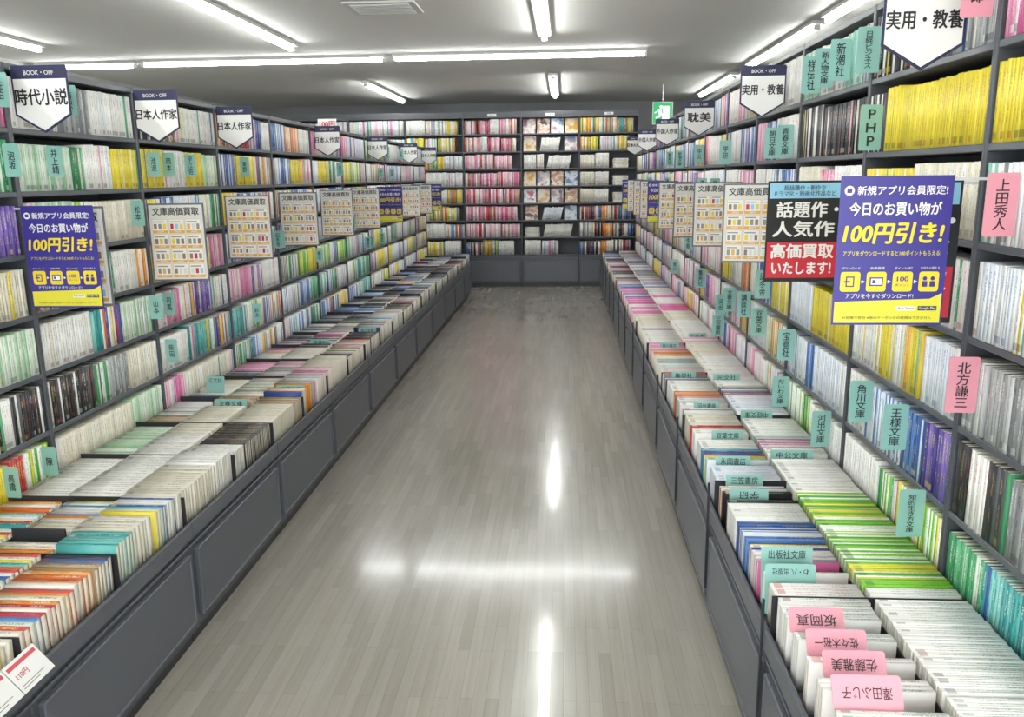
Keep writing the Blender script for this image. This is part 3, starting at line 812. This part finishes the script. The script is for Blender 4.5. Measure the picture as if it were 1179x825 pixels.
for c,t,y,z in RC:
    card(.915,y,z,.068,.132,c,t,yaw=random.uniform(-6,6))
for c,t,y,z in [('m','井上靖',2.85,1.57),('m','泡坂',2.62,1.57),('m','池波',3.56,1.57),('m','岡本',3.7,1.57),('m','宇江佐',3.92,1.57),('m','佐伯',2.61,1.785),('m','藤沢',2.98,1.785),('m','山本',3.45,.965),('m','司馬',3.57,.96),('m','柴田',3.55,.75),('m','鈴木',4.61,.75),('m','高橋',2.4,.56),('m','陳',2.6,.56),
  ('m','東野',4.6,1.57),('m','宮部',4.9,1.16),('m','松本',3.38,1.37),('m','横山',5.9,.96),('m','吉川',6.6,1.57)]:
    card(-1.77,y,z,.055,.105,c,t,yaw=random.uniform(-6,6))
PUB=['新潮社','文春','角川','講談社','集英社','光文社','双葉','徳間','中公','河出','幻冬舎','祥伝社']
for n in range(16):
    y=random.uniform(4.6,9.5); k=random.randrange(1,6)
    card(.915,y,R_B[k]+.075,.062,.12,'m',random.choice(PUB),yaw=random.uniform(-6,6))
    y=random.uniform(4.7,9.5); k=random.randrange(0,6)
    card(-1.77,y,L_B[k]+.075,.055,.105,'m',random.choice(PUB),yaw=random.uniform(-6,6))
for n,(c,t,x,y,w,h) in enumerate(TRAY):
    if c=='p': card(x,y,.508+h/2*.85,w,h,c,t,False,0,-32,'b',toff=0,th=.024,flip=True)
    else: card(x,y,.405+h/2*math.cos(.17)+.012,w,h,c,t,False,0,-9,'b',toff=h*.5-.02,th=.024,flip=n in (4,8,11))
# dark divider block and price slips, left tray
o=thing('tray_divider','black plastic divider block standing between books in a tray','divider',(-1.505,2.12,.475),0,None,box(-.08,.08,-.004,.004,-.075,.055,M_BLACK,.002))
for k,y in enumerate([1.33,1.437,1.544]):
    o=thing('price_slip','white price slip with red printing clipped to the tray edge','price tag',(-1.164,y,.466),0,'price slips on the tray edge',box(-.052,.052,-.0006,.0006,-.036,.036,M_WHITE))
    o.rotation_euler=(math.radians(-40),0,math.radians(90))
    p=Print(); p.rect(-.046,.046,.020,.029,M_REDP,-.001); p.rect(-.046,.01,-.028,-.026,M_GREY,-.001); p.rect(-.046,.03,-.022,-.020,M_GREY,-.001)
    part('printed_design',p.mesh(),o)
    q=Print(); q.text('110円',-.022,.001,.036,.014,M_REDP,-.0012,.01); part('lettering',q.mesh(),o)

# plates
for x,t in [(-.98,'コミック'),(-.19,'写真集'),(.6,'文庫')]:
    o=thing('shelf_label','small white label plate fixed on the end bookcase','shelf label',(x,11.598,2.318),0,'label plates on the end bookcases',box(-.06,.06,-.0022,0,-.02,.014,M_WHITE))
    q=Print(); q.text(t,0,-.003,.08,.022,M_INK,-.0027,.01); part('lettering',q.mesh(),o)
o=thing('price_plate','small white plate with red lettering standing on bookcase top','sign',(-1.88,6.7,1.8795),0,None,box(-.075,.075,-.002,.002,0,.085,M_WHITE,0))
q=Print(); q.text('100円',0,.042,.12,.05,M_RED,-.0027,.03); part('lettering',q.mesh(),o)

# exit sign
o=thing('exit_sign','green illuminated exit sign with running figure hanging from ceiling','exit sign',(1.27,11.2,2.28))
part('housing',box(-.13,.13,0,.04,-.14,.14,M_HOUS,.006),o)
p=Print(); p.rect(-.12,.12,-.13,.13,M_GREEN,-.001)
p.rect(.0,.085,-.085,.085,M_EXITW,-.0015)
p.poly([(-.02+.02*math.cos(a*math.pi/5),.075+.02*math.sin(a*math.pi/5)) for a in range(10)],M_EXITW,-.002)
p.poly([(-.05,.045),(-.005,.05),(.01,0),(-.03,-.01)],M_GREEN,-.0021)
p.poly([(-.06,.045),(-.02,.05),(-.01,-.01),(-.045,-.015)],M_EXITW,-.0022)
p.poly([(-.045,-.01),(-.015,-.01),(-.03,-.05),(-.085,-.07),(-.09,-.055),(-.055,-.04)],M_EXITW,-.0022)
p.poly([(-.03,-.01),(-.008,-.005),(.02,-.045),(.005,-.09),(-.012,-.085),(-.002,-.05)],M_EXITW,-.0022)
p.poly([(-.06,.045),(-.05,.045),(-.08,.0),(-.105,.0),(-.105,.012),(-.085,.012)],M_EXITW,-.0022)
part('pictogram',p.mesh(),o)
part('hanging_rod',cyl(.006,.14,CEIL-2.28,M_CLEAR),o,(0,.02,0))

# world fill light added, entering where no wall is built behind the camera
w=bpy.data.worlds.new('world'); SC.world=w; w.use_nodes=True
w.node_tree.nodes['Background'].inputs[0].default_value=(.95,.99,1,1); w.node_tree.nodes['Background'].inputs[1].default_value=5.5
